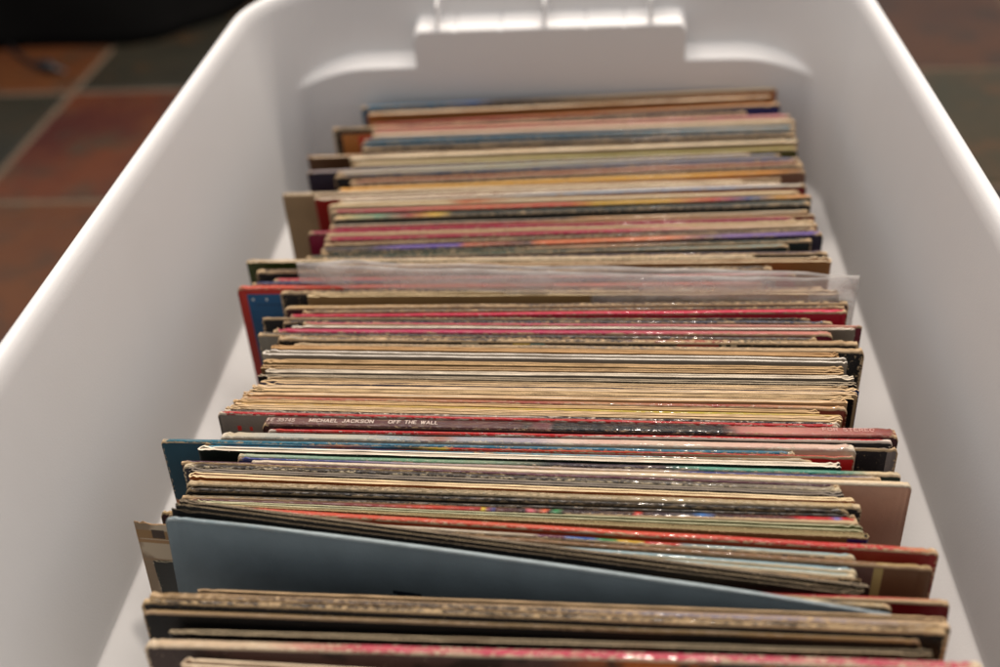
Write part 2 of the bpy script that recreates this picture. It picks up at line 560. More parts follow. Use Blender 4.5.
#%%RECORDS%%
D='2a221c'
R(357,106,781,87,3.5,'S','0:4f86a0,.2:3f7fa0,.27:5a86c0,.33:2c2c34,.42:5a4f44,.6:cdb593,1:d8c3a0',dict(base='0:1f5a74,.5:6a5a4a,.9:a8683a'),'rearmost sleeve, teal and blue spine fading to worn cream, by the bin wall',.4)
R(367,113,771,95,3.6,'O',TAN,'cc8a4c','tan card sleeve with orange-brown front, second from the rear wall',.1,edge='e0bb88')
R(371,124,780,102,3,'S','0:c96a60,.25:d8786a,.45:dc9060,1:e09a62','2a2860','salmon to orange spine with navy front showing below it on the right',.3)
R(333,127.5,N,111,2.4,'S',D,dict(base='2a211c',rects=[(.02,.3,5,30,'a8662c'),(.06,.3,7,30,'b02a20')]),'dark sleeve poking out left, orange and red picture inside black border',.85,dz=-1)
R(372,129,790,114,3,'S','0:cf7a78,.3:d88a80,.5:e0a898,1:dc9ca0','dcc0b0','faded pink spine above the cream one near the back',.3,dz=-1.5)
R(372,134,795,119,3.6,'S','0:e6cdb4,.4:e2c6b0,.9:e8d4b4','d8c0a8','pale peach-cream spine directly behind the teal spines',.3)
R(364,139,795,125,3.2,'S','0:2f6f88,.5:2f6a84,.7:6a8a98,.85:b8bcb8,1:8fa4aa','285a70','teal blue spine turning silvery on its right half',.35)
R(361,143.5,795,129,2.4,'S','0:2f6880,.5:345868,1:7a8080','2a4a58','darker teal spine touching the front of the first teal one',.3)
R(362,147.5,796,133,2.6,'S','0:4a4038,.5:5a5048,1:8a7c6a',D,'thin charcoal spine in front of the two teal ones',.6)
R(308,156,N,141,3.2,'O',TAN,'6f4e34','brown sleeve sticking out left near the back, tan top edge',.1,edge='b08a5c',dz=-1)
R(350,157,797,139,3.6,'O',CREAM,'d8bc94','broad cream sleeve edge in front of the thin charcoal spine',.1,edge='eed6ac')
R(352,163,797,146.5,3.4,'S','0:e6d2b0,.4:c8bc84,.6:a8a060,1:b0a468','5a5420','olive green spine, cream at its left end',.3)
R(307,171,N,152,2.6,'S','0:cdc2c4,.5:cfc8c0,1:d0c4b0','2c2036','pale lilac spine over dark purple front, sticking out left',.3)
R(338,172,780,153.5,2.4,'S','0:d8ccb8,.4:c4c4a8,.7:a8a8b0','8a8a94','pale grey-green spine behind the brown-pink one',.3,dz=-1)
R(332,175,802,157,2.6,'S','0:3a3848,.15:4a5870,.4:6a7488,1:8888a0','1c1a1c','slate blue spine with rubbed tan corner and black front on the left',.45)
R(350,180,802,160.5,3.4,'S','0:b88a6c,.3:b07c60,.6:b88870,1:a87460','6a4030','brown-pink spine just behind the golden yellow one',.3)
R(352,184.5,803,164.5,2.2,'S','0:7a6a58,1:8c7c68','5a4a3c','thin grey-brown spine touching the golden yellow one',.5)
R(338,188,805,169,3.6,'S','0:e0a850,.3:dcae58,.7:e4b458,.93:d89a50,1:8a6a50',dict(base='0:c08a30,.85:c07828,.95:7a5a48'),'golden yellow spine with orange front showing at the right',.2)
R(345,191,776,177.5,2,'S','0:d8c4a0,1:d4c0a0','c8b08c','thin pale tan sleeve ending short of the right side, before the yellow',.3)
R(283,193.5,N,180,3,'O',CREAM,'b89c78','plain beige sleeve standing far out to the left, tallest bare front',.05,edge='e0c8a4',side='r')
R(315,197.5,N,182,2.8,'O',CREAM,'a02018','cream-edged sleeve with red front showing beside the beige one',.1,edge='ecd8b4')
R(338,200,806,183,2.8,'S','0:e4d8c0,.3:e0d4c0,.5:b8c4cc,.8:a8b8cc,1:d8ccb8','7a1c1c','white spine tinged light blue, dark red front at the right end',.3)
R(329,204,799,190,3.2,'S','0:e8d4ac,.25:e8d4ac,.3:d88860,.4:d8c8a8,.6:e0ccac,1:e4cca4','d8c09c','cream spine dotted with orange in its left half',.3)
R(332,210,811,194.5,3,'S','0:b04a58,.12:c06068,.3:dc7a60,.5:d0584c,.56:d8b040,.7:e0b458,.8:d06060,.88:4870a0,.93:d8a860,1:e0a470','30403a','pink-red spine turning yellow and multicoloured to the right',.25)
R(334,215.5,810,200,4.6,'S','0:e0c490,.1:78a088,.16:a04848,.22:d8b450,.26:28322e,.4:20302c,.6:283430,.8:384040,1:60645c','1c2624','thick black-green spine with green, red and yellow blocks at left',.35)
R(330,224.5,808,209.5,2.6,'S','0:a89884,.3:8a7c6c,.5:6a5a50,.55:c49a70,.8:b8a488,1:c8b8a0','5a4c40','grey to tan spine directly in front of the black-green one',.4)
R(329,228,815,213.5,2.8,'S','0:c03c5c,.4:c44a5c,.5:c8a078,.8:d0a47c,1:d8b08a','8c2028','tan spine with crimson lower edge, pink at its left',.35)
R(308,231,N,217,2.4,'S','0:b03058,.3:b03058,1:a84060','8c1c40','magenta sleeve sticking out a little to the left, rubbed top',.3,dz=-1)
R(326,233.5,815,219.5,3,'S','0:d0b090,.4:c8a880,1:d8c4a0',D,'scuffed tan spine in front of the sticking-out magenta sleeve',.65)
R(325,237.5,817,223,2.8,'S','0:b83058,.3:b02850,.6:c03c60,.8:d8b8a0,1:dcc8a8','7a1c38','magenta spine fading to cream at its right',.3)
R(323,243,817,227,2.8,'S','0:a88c68,.4:7a6850,.8:5a4c40,1:8a7c64','2a241c','dull olive-brown spine in front of the magenta one',.5)
R(321,247.5,822,230.5,4,'S','0:4c4444,.1:4a4448,.16:6c58a0,.28:6a55a0,.3:b86a50,.42:5a4848,.45:d07850,.7:cf8460,.78:7a6878,.82:8870a4,1:6a58a0','30283c','spine patched charcoal, violet, salmon and lilac from left to right',.2)
R(322,252,811,238.5,3,'S','0:283830,.4:34483c,.55:c49878,.8:304038,1:4c5a50','1c2824','dark green spine with pinkish tan middle',.5)
R(324,255.5,769,244,2.4,'S','0:2a4038,.4:48685c,.6:30484a,.9:aab4a8','1c3430','short-looking green and black flecked spine by the dark purple one',.55,dz=-1)
R(322,257,828,250.5,3,'S','0:3a2c2c,.3:382c2c,.6:4a3840,1:5a4450','241a1a','dark purple-brown spine whose right end is thin and black',.5)
R(247,260,N,254.5,3.2,'O',TAN,'4c5828','green-fronted sleeve with worn tan top, jutting left behind the plastic',.3,edge='ceb084')
R(318,264,831,257.5,4.4,'O',CREAM,'a87848','thick cream sleeve whose right end shows behind the plastic',.15,edge='ecd0a4',side='r')
R(257,269,N,265.5,3.6,'S','0:6a5440,.2:5a4838,1:4a4038','1a1512','black sleeve with tan-grey spine under the green-fronted one',.6)
R(274,278,795,272,2.8,'S','0:c04858,.2:c85058,.5:d09090,1:c89898','a83848','pink-red spine seen dimly through the plastic sleeve',.35)
R(252,281.5,N,276.5,2.4,'S','0:3a4878,.3:30406c,1:3c4870','283860','thin navy spine lying against the red-bordered sleeve',.3)
R(238,285.5,N,281,3.2,'S','0:d8604c,.3:d4584a,1:d06a58',dict(base='c03a2c',rects=[(.017,.983,4.4,400,'1e5078'),(.026,.030,7.5,9,'c8d0d0'),(.053,.057,7.5,9,'c8d0d0'),(.03,.2,11.5,12.5,'183c5c')]),'red-bordered sleeve with blue panel, jutting farthest left mid-bin',.12)
R(281,290,822,286,3.2,'S','0:5a4a40,.3:4a3e38,1:4a4040','1c1816','black sleeve with frayed tan corner just left of the plastic',.7)
#PLASTIC
R(308,293,838,290,4.2,'O',TAN,'b89868','tan sleeve inside the clear plastic outer',.05,edge='e6cc9a')
R(285,305.5,848,300,3.2,'S','0:d8b888,.2:c4a680,.4:6a5a50,1:5a4a48','4a1c24','tan-tipped dark spine with maroon front at right, before the plastic',.7,dz=0)
R(302,310,845,305.5,2,'S','0:8a7a68,1:6a5c50',D,'thin dusty brown spine behind the crimson sleeve',.6,dz=-1)
R(290,314,846,308.5,3,'S','0:c02848,.3:c82850,1:dc3c60','b01430','crimson sleeve with bright red front at its right end',.15)
R(262,317,811,318,2.6,'S','0:5a4c44,.3:4a4040,1:5a5450','18120f','black sleeve with grey spine and tan lower edge, jutting left',.6)
R(283,320,833,320.5,2,'S','0:303038,.6:3a4050,1:5a6478','20222a','thin blue-black spine ending beside the pink one',.5,dz=-1)
R(303,322,862,325,3.2,'S','0:d86878,.3:c84a68,.6:d07080,.8:e0a094,1:dca090','6a1028','pink spine paling to salmon, maroon front at far right',.2)
R(292,325.7,855,328,1.6,'O',CREAM,'a09484','grey-fronted sleeve with off-white tip poking right past the magentas',.1,edge='e8dcc8',dz=-1)
R(273,328,832,331,3.6,'S','0:c04060,.2:c03c68,.6:b83860,1:d09080','7a1434','magenta spine with white flecks in front of the pink one',.3)
R(259,332,817,337,3,'S','0:5a5854,.1:3a3a3a,.5:3c3438,1:5a5450','8a8478','charcoal spine over grey front at left, before the magenta spines',.4)
R(278,336,858,340.5,3.2,'S','0:cabfa8,.1:6a6258,.3:3a3238,.6:4a4648,.75:b85848,.8:5a5a50,1:caa67a',dict(base='15110e',rects=[(.33,.36,1,9,'a89c80'),(.42,.45,1,9,'c8a840'),(.45,.475,1,9,'207070'),(.70,.77,1,6,'8a1c14'),(.775,.782,0,9,'b8a484'),(.79,.80,1,4,'b8a484')]),'black sleeve with white-flecked spine and coloured scraps of lettering',.75)
R(293,342.5,864,348,3.2,'S','0:bca888,.2:a89478,.7:8a8078,.93:cdb08a','14100e','black sleeve with badly frayed tan corner at the right wall side',.8)
R(272,345,838,353,3.2,'O',TAN,'a8804c','golden tan sleeve edge right behind the glossy white one',.1,edge='c89a60',inner='b08a5c')
R(264,350,846,358,4.2,'O','e8dccc','bcb0a0','glossy off-white sleeve edge, palest in the run of tan ones',.05,edge='eee4d4',inner='e8e0d4',amp=-.4)
R(264,359,843,367,3,'O',TAN,'a08458','tan sleeve edge, first in front of the glossy off-white one',.1,edge='cfa870',inner='8a6c48')
R(262,365,843,371,2.8,'O',TAN,'8c6c44','brownish tan sleeve edge, second in front of the glossy off-white one',.1,edge='c09a68',inner='7a5c3c',side='r')
R(266,369,853,376,2.8,'O',CREAM,'a89884','pale grey-cream edge in the middle of the tan run',.1,edge='dccbb0')
R(258,374,856,382,2.8,'O',TAN,'141414','greyish edge with black front peeping at its left end',.2,edge='ae9c80',inner='5a5044')
R(268,377,848,386.5,2.6,'O',TAN,'c0a078','pale tan edge with wavy rim, just before the black-fronted grey one',.05,edge='dcbc8c',amp=-.5)
R(262,380,859,388,2.8,'O',TAN,'283c70','tan edge reaching far right over a dark blue front',.05,edge='dcb884',side='r')
R(253,384.5,857,392,2.6,'O',TAN,'c4a880','light tan edge ending above the blue front at right',.05,edge='e0be90')
R(250,388,853,396,2.6,'O',TAN,'14110f','light tan edge over a black front at the right end',.05,edge='d8b47e')
R(244,391.5,847,400,3,'O',TAN,'c8a880','tan edge just behind the red-flecked spine',.05,edge='d8b07c',side='r')
R(241,395.5,847,405.5,2.4,'S','0:cfa478,.15:b86a58,.3:c09068,.5:a85048,.6:c89a74,.8:a84c44,1:d8b488','8c4434','tan spine flecked with dark red along its whole length',.45,edge='d4b083')
R(237,399,815,410,2.8,'O',TAN,'c4a478','tan looped edge in front of the red-flecked spine',.05,edge='cfa870',inner='8a6c48')
R(235,402,842,414.5,2.2,'S','0:d8b478,.5:d4b860,.8:d0c050,1:d8b880','c0a070','tan spine with a faint yellow line',.3,edge='dcb988')
R(231,404,842,417,2.4,'O',TAN,'c8a880','tan edge in front of the yellow-lined one',.05,edge='ddb986')
R(226,407,841,420,2.4,'O',TAN,'c8a880','foremost tan edge, before the white-flecked black one',.05,edge='e0c090',side='r')
R(224,409,840,422.5,2.4,'S','0:2a2628,.3:28242a,.5:c8bcb0,.55:2a2830,1:2c3040','1c1a20','black spine with flaking white patches behind the red line',.62,edge='e4d4bc')
R(218,411,N,424.5,1.6,'S','0:c83038,.3:c8343c,.8:c43038,1:c03038',dict(base='8c8076',rects=[(.030,.037,8,11,'b82420'),(.051,.056,8.5,11,'b82420')]),'red-edged sleeve with grey front, standing out left behind the lettered spine',.25,edge='e8d4b8',dz=0)
R(265,416.5,896,428.5,6.2,'S','0:7c5c5a,.1:7a5654,.2:6c4a4a,.26:604446,.36:6a4848,.42:5a3c40,.435:2a282c,.445:6c4448,.465:7a4c4c,.475:26282e,.5:24262c,.74:282a30,.76:bc8078,.8:d09488,.9:bc7c74,1:8a4844','4a1c1e','thick white-lettered spine, dusky maroon at left, black mid, shiny pink at right',.12,gloss=.22,
  text=[('FE 35745',.0025,.0165,-.0012,.0028,'b49e94'),('MICHAEL JACKSON',.0245,.0575,-.0012,.0028,'c4b2a6'),('OFF THE WALL',.0655,.0905,-.0012,.0028,'c4b2a6'),('FOR STEREO',.279,.303,-.0002,.0024,'c8968c')])
R(268,428.5,892,439,2.6,'S','0:d02c34,.5:cc2830,1:c83038',dict(base='1c1214',rects=[(.955,.996,9,14,'8c1418')]),'bright red spine with white scuffs touching the lettered spine',.42,edge='ecd8c8')
R(N,433.5,898,447.5,2.2,'S','0:b8a898,1:b8a898',dict(base='0:8a807c,1:8a807c',rects=[(.0,.984,-3,400,'1c1416')]),'black-fronted sleeve with torn corner and grey strip at its right edge',.7,dz=(-2,-3))
R(222,431.5,855,444,4.2,'S','0:d8c8a8,.05:ccc6b4,.1:b4bcb8,.2:c8c4b4,.3:9ca8b0,.36:a87c70,.4:a8acb4,.5:aca4b0,.56:e0ccc0,.62:dcb8a8,.7:e0c8b4,.85:e0bcac,1:e4c8b8',dict(base='0:a09488,.85:a89888,1:d8c4a8'),'cream spine speckled light blue, grey front above the red one',.42,edge='e8dac2')
R(162,438,N,451,3.2,'S','0:347e92,.2:30788e,.4:30708a,1:347890',dict(base='1c5062',rects=[(.0,1,38,42,'a8683c'),(.0,1,42,44,'1a5060'),(.0,1,44,49,'a0502c'),(.0,1,49,51,'d8a860')]),'teal sleeve jutting far left, battered tan corner and orange stripe low down',.4,edge='dcc094')
R(205,442.5,854,456,2.8,'S','0:44849a,.15:40809a,.22:a86050,.28:34708c,.33:403828,.38:d8b838,.4:d03c30,.6:d84c28,.8:c82828,1:d04030','c81e1c','spine blue at left and red-orange to the right, bright red front at its end',.25)
R(230,445.5,780,458,2,'S','0:60a0b8,.3:4888a8,.5:6898a0,.7:88a4b0,.8:485c44,1:d8c8b0','3a6878','thin blue-green spine crammed under the red-orange one',.5,dz=-1)
R(199,446,840,463,3.4,'O',CREAM,'1c2c24','white-cream edge with dark green front at left, notch in its rim',.05,edge='eadbc4',inner='d0c0a8')
R(239,453,900,471.5,2.6,'S','0:c0ccb4,.12:90b09c,.25:78a888,.4:8aa088,.5:3a3040,.65:4a3c48,.72:6aa894,.85:5aa08c,.92:4a9484,.96:dcc8a4,1:dcc8a4','2c4038','pale green spine turning teal, bare card corner at right end',.25,edge='dcc8a4')
R(237,457,882,476,2.8,'S','0:5460a0,.15:4c5494,.3:b8a8a8,.5:c8b4a4,.68:c0b0a4,.72:464c88,.95:3c4480,1:d8c4a0','303868','indigo spine with greyish middle, before the pale green one',.25)
R(251,459,911,481.5,3.6,'S','0:ecdcc4,.5:ecdcc4,1:ecd8b8','c49c84','cream spine over a broad plain pinkish-beige front at right',.08,edge='ecdcbc',gloss=.25)
R(182,459.5,840,484.5,2.4,'S','0:5c3848,.3:583444,.6:7a4c5c,1:5a3848','3c2430','plum purple spine in front of the broad beige one',.35)
R(184,462.5,842,486.5,3,'S','0:cbb894,.03:3a3430,.5:3c3632,.8:5c5650,1:a89c88','403c40','charcoal-fronted sleeve with pale looped corner at left',.5,edge='d8c49c')
R(190,467.5,843,492,2.6,'O',TAN,'383436','grey edge between the charcoal-fronted and the orange-fronted sleeves',.3,edge='84786a',inner='3a3430')
R(190,472.5,854,498,3.4,'O',CREAM,'a8602c','cream looped edge with orange-brown front line, yellowish at right',.1,edge='e8cc98',inner='c0a480')
R(188,479.5,861,503,3.2,'S','0:d0b48c,.1:a89474,.3:8a7a60,.5:a89878,.7:b0a080,1:c8b084','1a1714','tan spine with smudged dark lettering, black front below it',.68,edge='cdb48a')
R(186,486.5,850,508.5,2.2,'S','0:2c2620,.4:1c1917,1:2a241e','141210','black spine with chipped rim, second behind the bright patched spine',.38,edge='9a8460')
R(182,494,856,514.5,3,'S','0:8c7c60,.2:3a342e,.5:28241f,1:1c1a18','14120f','thicker black spine with thin pale back edge and frayed left corner',.3)
R(188,498,858,517,4.6,'S','0:6a4444,.2:70484a,.3:94403c,.38:c84830,.43:b03028,.455:982a28,.457:d8c030,.464:8c2a28,.476:30508c,.48:5c2028,.52:2c1820,.53:e07080,.536:2c1820,.547:e06a40,.556:2c1820,.57:289058,.582:2c1820,.68:3c1c20,.685:d83828,.695:401c20,.76:40404c,.78:3878b8,.80:381c24,.9:5c1c24,.92:c02430,.96:b82430,.97:7080c0,.98:c02028,1:b82430','58141c','dark spine crossed by yellow, blue, pink and green darts, red right end',.15,gloss=.25)
R(195,500.5,863,526,4,'O',CREAM,'8c8c5c','greenish cream edge in front of the dart-patterned spine',.1,edge='c8c498',inner='7a7c50')
R(192,503,868,533,3.4,'O',TAN,dict(base='8a6c48',rects=[(.97,1,1,10,'282060')]),'tan edge ending in a worn fold at right, sliver of dark blue front',.3,edge='d8bc84',inner='8a7a50',side='r')
R(N,506,938,548,3,'S','0:d86048,.4:d06048,.6:d85c44,.8:cc4440,.93:c83c3c,1:cfa070',dict(base='0:9c4420,.8:94401c,1:8c2420'),'orange-red sleeve jutting far right over its rust-coloured front',.45,edge='d8b488')
R(161,510,856,553.5,3.2,'S','0:d0b488,.2:c8b8a0,.5:c0b4a0,.56:a89888,.565:70405c,.6:703c54,.605:4068a8,.65:4068a8,.655:289060,.675:3c8848,.68:d8b03c,.71:d0a838,.715:c84038,.76:c04038,.77:8a9294,.82:a4b8b8,1:a4b8b8','50383c','pale blue spine with short rainbow blocks in its middle',.3,edge='dcc8a0')
R(168,513,854,558.5,2.8,'S','0:4a3c34,.5:3c302c,.8:484440,1:58504c','44302c','black-flecked spine between the two pale blue ones',.6)
R(N,515,932,565,2.6,'S','0:8a6c4c,.8:8a6a4c,.925:8c6c4c,.93:b09868,1:b49a6c',dict(base='76563c',rects=[(.925,.937,-2,40,'a08c58'),(.80,.925,-2,40,'5a4038')]),'brown sleeve at far right, creased card with a yellowed tape line',.15,edge='a88860')
R(170,517,857,567.5,3,'S','0:a4b0b0,.4:a4b4b4,.7:98b0b6,1:94b0b8','60808c','sky blue spine with cream corner, second pale blue from the back',.25,edge='dcc8a0')
R(172,519.5,856,573.5,2.4,'S','0:90a8ac,.5:a0b4b4,1:b0c0bc','80909a','greyish blue spine directly before the sky blue one',.35,edge='dcc8a0')
R(178,521.5,861,579.5,2.4,'O',TAN,'1c1814','tan and black edge behind the slanting dark sleeves',.4,edge='b49468',inner='1c1814')
R(134,521.5,N,578,3,'O',TAN,dict(base='a08c74',blot=['b8a890'],rects=[(0,1,4,9,'8c6c44'),(.025,.045,3.5,8.5,'3c2c20'),(.075,.095,4,9,'3c2c20'),(.05,.065,4,9,'b8a890'),(0,1,9.5,11.5,'9a7850'),(0,1,21,22.5,'8c7458'),(0.02,1,35,36.5,'7a4430')]),'cream sleeve with antique brown frieze, jutting farthest left near the front',.2,edge='b88c54',dz=(2,0))
R(153,560,N,592,3,'O',CREAM,'22241f','low dark-fronted sleeve with pale looped corner, beside the antique frieze',.2,edge='d8caa8',inner='4a5048',dz=(-20,-6))
R(186,499,862,584,2.0,'O',TAN,'1a1512','grey-tan edge slanting down to the right, rearmost of three slanting dark sleeves',.2,edge='9c8a70',inner='2a221c',dz=(18,0))
R(180,503.5,860,589,2.0,'O',TAN,'181310','middle one of three slanting dark sleeves with grey-tan rim',.2,edge='a08c6c',inner='1a1512',dz=(17,-1))
R(174,508,858,594,2.0,'O',TAN,'14100e','black-fronted slanting sleeve touching the blue-grey one',.2,edge='8c7a60',inner='14100e',dz=(15,-2))
R(222,561,948,597,2.6,'S','0:b02830,.7:b42830,.9:b82c34,1:c8a078','780c14','dark red sleeve at far right beside the blue-grey one, tan worn corner',.3,dz=(-18,0))
R(190,553,891,603,2,'S','0:c8b48c,.8:c8b490,.85:6a6458,.9:d8c8a4,.93:5a5448,.96:ccb894,1:ccb890','2a2a24','short tan sleeve end with dark lettering scraps, lying against the dark red one',.4,dz=(-11,0))
R(167,514.5,895,613,2,'S','0:98a8ae,.3:98a8ae,.6:98a8ac,1:98a4aa',dict(base='7f8e95',rects=[(.330,.372,27,29,'182634'),(.336,.348,29,400,'182634'),(.362,.366,28,32,'182634'),(.385,.402,28.5,30.5,'182634'),(.392,.402,30,400,'182634')]),'slanting blue-grey sleeve showing a broad bare front, dark letters low down',.12,edge='a8b8bc',amp=3,gloss=.5,dz=(14,0))
R(198,589,945,617,3.4,'O',TAN,'4c3824','tan edge first in front of the blue-grey slanting sleeve',.15,edge='b8986c',inner='6a5038',side='r',dz=4)
R(150,591,950,622,2.8,'S','0:a88c64,.2:6a5848,.5:504840,.8:9890a0,1:b09870',D,'grey flecked spine with frayed left corner near the front',.6,dz=8)
R(141,597,948,628,3,'S','0:a08860,.05:3c3228,.3:28221c,.6:3a3228,.93:4a3e30,1:c8a878','0e0c0b','black sleeve with flaking tan spine, shiny black front at right end',.72,edge='cfae7c',dz=9)
R(144,608,921,639,2,'S','0:b89c74,.3:9c8460,.6:8c7858,.9:b09468,1:c4a478','0d0b0a','black-fronted sleeve with thick tan rim and ragged right corner',.5,edge='b89870',dz=6)
R(170,629,931,650,2.6,'O',TAN,'16120e','low greyish edge behind the pink front spine',.3,edge='8c7c60',inner='1c1814',dz=2)
R(147,638,983,661,4,'S','0:dcc4a4,.15:dcc4a8,.25:c04858,.3:cc5a6c,.5:c84a64,.8:c8506a,1:cc5c70',dict(base='0:6a5048,.5:6c5450,.6:c87840,1:d89048',blot=['3c302c']),'pink-red spine, cream at left, over a mottled brown and orange front',.6,edge='e0c8a4',dz=9)
R(183,658,N,706,4,'O',CREAM,'b89878','foremost cream edge cut off by the bottom of the photo',.05,edge='e8d0ac',dz=9)


def build_records():
    # plan lines; each sleeve's thickness is what its neighbours leave it
    for r in TABLE:
        A, B = place(*r['e'], r['dz'], r['w'])
        r['A'], r['B'] = A, B
    def yat(r, x):
        A, B = r['A'], r['B']; t = (x-A.x)/(B.x-A.x)
        ya = A.y+(ZT-A.z)*math.tan(lean_at(A.y)); yb = B.y+(ZT-B.z)*math.tan(lean_at(B.y))
        return ya+(yb-ya)*t
    for i, r in enumerate(TABLE):
        r['t'] = r['T']
    for it in range(3):
        for i in range(1, len(TABLE)):
            q, r = TABLE[i-1], TABLE[i]
            x0 = max(q['A'].x, r['A'].x); x1 = min(q['B'].x, r['B'].x)
            for end, xx in (('A', x0), ('B', x1)):
                g = yat(q, xx)-yat(r, xx)
                need = .00065
                if g < need:
                    sh = need-g
                    r[end].y -= sh
    tot = 0
    for i, r in enumerate(TABLE[:-1]):
        q = TABLE[i+1]
        x0 = max(q['A'].x, r['A'].x); x1 = min(q['B'].x, r['B'].x)
        cl = lambda g: max(.0006, min(r['T'], g*.86))
        tl, tr = cl(yat(r, x0)-yat(q, x0)), cl(yat(r, x1)-yat(q, x1))
        r['t2'] = (tl, tr); r['t'] = (tl+tr)/2
    for i, r in enumerate(TABLE):
        A, B, t = r['A'], r['B'], r['t']
        w = (B-A).length
        seed = i*1.37+2
        lean = lean_at((A.y+B.y)/2)
        X = (B-A).normalized()
        Z = Vector((0, math.sin(lean), math.cos(lean)))
        Y = Z.cross(X).normalized(); Z = X.cross(Y).normalized()
        top = (A+B)/2
        tt = r.get('t2', (t, t))
        h = min(H, (top.z-.0045)/Z.z)
        rot = Matrix((X, Y, Z)).transposed()
        base = top-Z*h
        root = bpy.data.objects.new('record_sleeve', None); COL.objects.link(root)
        root.matrix_world = Matrix.Translation(base) @ rot.to_4x4()
        tag(root, r['label'], 'record', GROUP)
        off = Vector((0, 0, h))
        def add(name, VF, mat, dy=0):
            o = link_obj(name, VF[0], VF[1], mat, root)
            o.location = off+Vector((0, dy, 0))
            sharp(o, 50)
            return o
        amp = r['amp']
        rc = .0008+.0022*abs(math.sin(i*5.3))
        if r['kind'] == 'S':
            sd = 2.2e-3
            f0 = lambda x: topz(x, w, rc, seed, r['wear'])-.0011
            cm = cover_material(r['face'], w, t, seed, gloss=r['gloss']+.1, wear=r['wear'], edge=r['edge'])
            add('cover', slab(w, (tt[0]*.985, tt[1]*.985), f0, -h, seed, amp), cm)
            f1 = lambda x: topz(x, w, rc, seed, r['wear'])
            sm = spine_material(r['stops'], w, t, r['wear'], seed, r['gloss'], r['hard'], r['edge'])
            add('spine', slab(w, tt, f1, -.0012, seed, amp, cap=True), sm)
        elif r['kind'] == 'O':
            b = min(.00095, min(tt)*.40)
            cm = cover_material(r['face'], w, t, seed, wear=r['wear'], edge=r['edge'])
            add('cover', fold(w, tt, b, r['side'], -h, seed, amp, rc*.25), cm)
            if t > .0016:
                ti = ((tt[0]-2*b)*.8, (tt[1]-2*b)*.8)
                zi = -.0002-.0016*max(0, math.sin(seed*7))
                fi = lambda x: zi+noise.noise(Vector((x*30, seed, 2)))*.0004
                add('inner_sleeve', slab(w-.0035, ti, fi, -h+.003, seed+.1, amp, inset=b), paper_material(r['inner'], seed))
        else:
            f0 = lambda x: topz(x, w, .002, seed, .2)
            cm = cover_material(r['face'], w, t, seed, wear=r['wear'], edge=r['edge'], gloss=.2)
            add('cover', slab(w, tt, f0, -h, seed, amp), cm)
        for (s_, xa, xb, ypos, hgt, hx) in (r['text'] or []):
            V, Fc = letters(s_, xb-xa, hgt)
            tm = NT('lettering_ink'); fn = tm.noise(900, 3)
            tm.set(Base_Color=tm.mix(tm.step(fn, .58, .7), lin(hx), lin('7c4c4a')), Roughness=.45)
            o = link_obj('lettering', V, Fc, tm.m, root, smooth=False)
            o.location = off+Vector((xa-w/2, -t*.5+ypos, .00036))
        r['root'] = root
    return TABLE

def plastic_bag():
    """clear outer: two thin sheets of film, slightly rumpled, around the tan sleeve"""
    s = NT('clear_film')
    n = s.noise(26, 4, stretch=(1, .5, 1.6), off=(1, 2, 3))
    n2 = s.noise(120, 3)
    s.b.inputs['Base Color'].default_value = (.80, .77, .74, 1)
    s.b.inputs['Roughness'].default_value = .045
    sx = s.n('ShaderNodeSeparateXYZ'); s.l(s.obj(), sx.inputs[0])
    hem = s.math('MULTIPLY', s.step(sx.outputs[2], .3155, .3170), .28)
    s.l(s.math('ADD', hem, s.math('ADD', .17, s.math('MULTIPLY', s.step(n, .38, .66), .22))), s.b.inputs['Alpha'])
    s.bump(s.math('ADD', s.math('MULTIPLY', n, 4), n2), .5, .003)
    A = bp(298, 259, ZT+.014); B = bp(859, 273.5, ZT+.014)
    X = (B-A).normalized(); w = (B-A).length
    lean = lean_at(A.y)
    Z = Vector((0, math.sin(lean), math.cos(lean))); Y = Z.cross(X).normalized(); Z = X.cross(Y).normalized()
    root = bpy.data.objects.new('plastic_sleeve', None); COL.objects.link(root)
    h = .318
    root.matrix_world = Matrix.Translation((A+B)/2-Z*h) @ Matrix((X, Y, Z)).transposed().to_4x4()
    tag(root, 'clear crinkled plastic outer sleeve standing taller than the records mid-bin', 'plastic sleeve')
    for side, y0 in (('back', .0), ('front', -.0075)):
        V, Fc = [], []
        nx, nz = 130, 70
        for j in range(nz+1):
            z = h*(j/nz)
            for i in range(nx+1):
                x = -w/2+w*i/nx
                e = min(1, (w/2-abs(x))/.03)
                top = max(0, (z-h+.05)/.05)
                a = .0012*noise.noise(Vector((x*22, z*16, y0*400)))+.0004*top*noise.noise(Vector((x*85, z*60, y0*200)))+.0022*noise.noise(Vector((x*7+3, z*5, y0*300)))
                yy = (y0+.0035)*min(1, e*e+.06) - .0035 + a*(.3+top)
                zz = z
                if j == nz: zz += .0012*noise.noise(Vector((x*28, 3, y0)))+.0014*noise.noise(Vector((x*8, 5, y0*90)))
                V.append((x, yy, zz))
        for j in range(nz):
            for i in range(nx):
                a = j*(nx+1)+i
                Fc.append((a, a+1, a+nx+2, a+nx+1))
        o = link_obj('film', V, Fc, s.m, root)
        md = o.modifiers.new('s', 'SOLIDIFY'); md.thickness = .00012
    return root

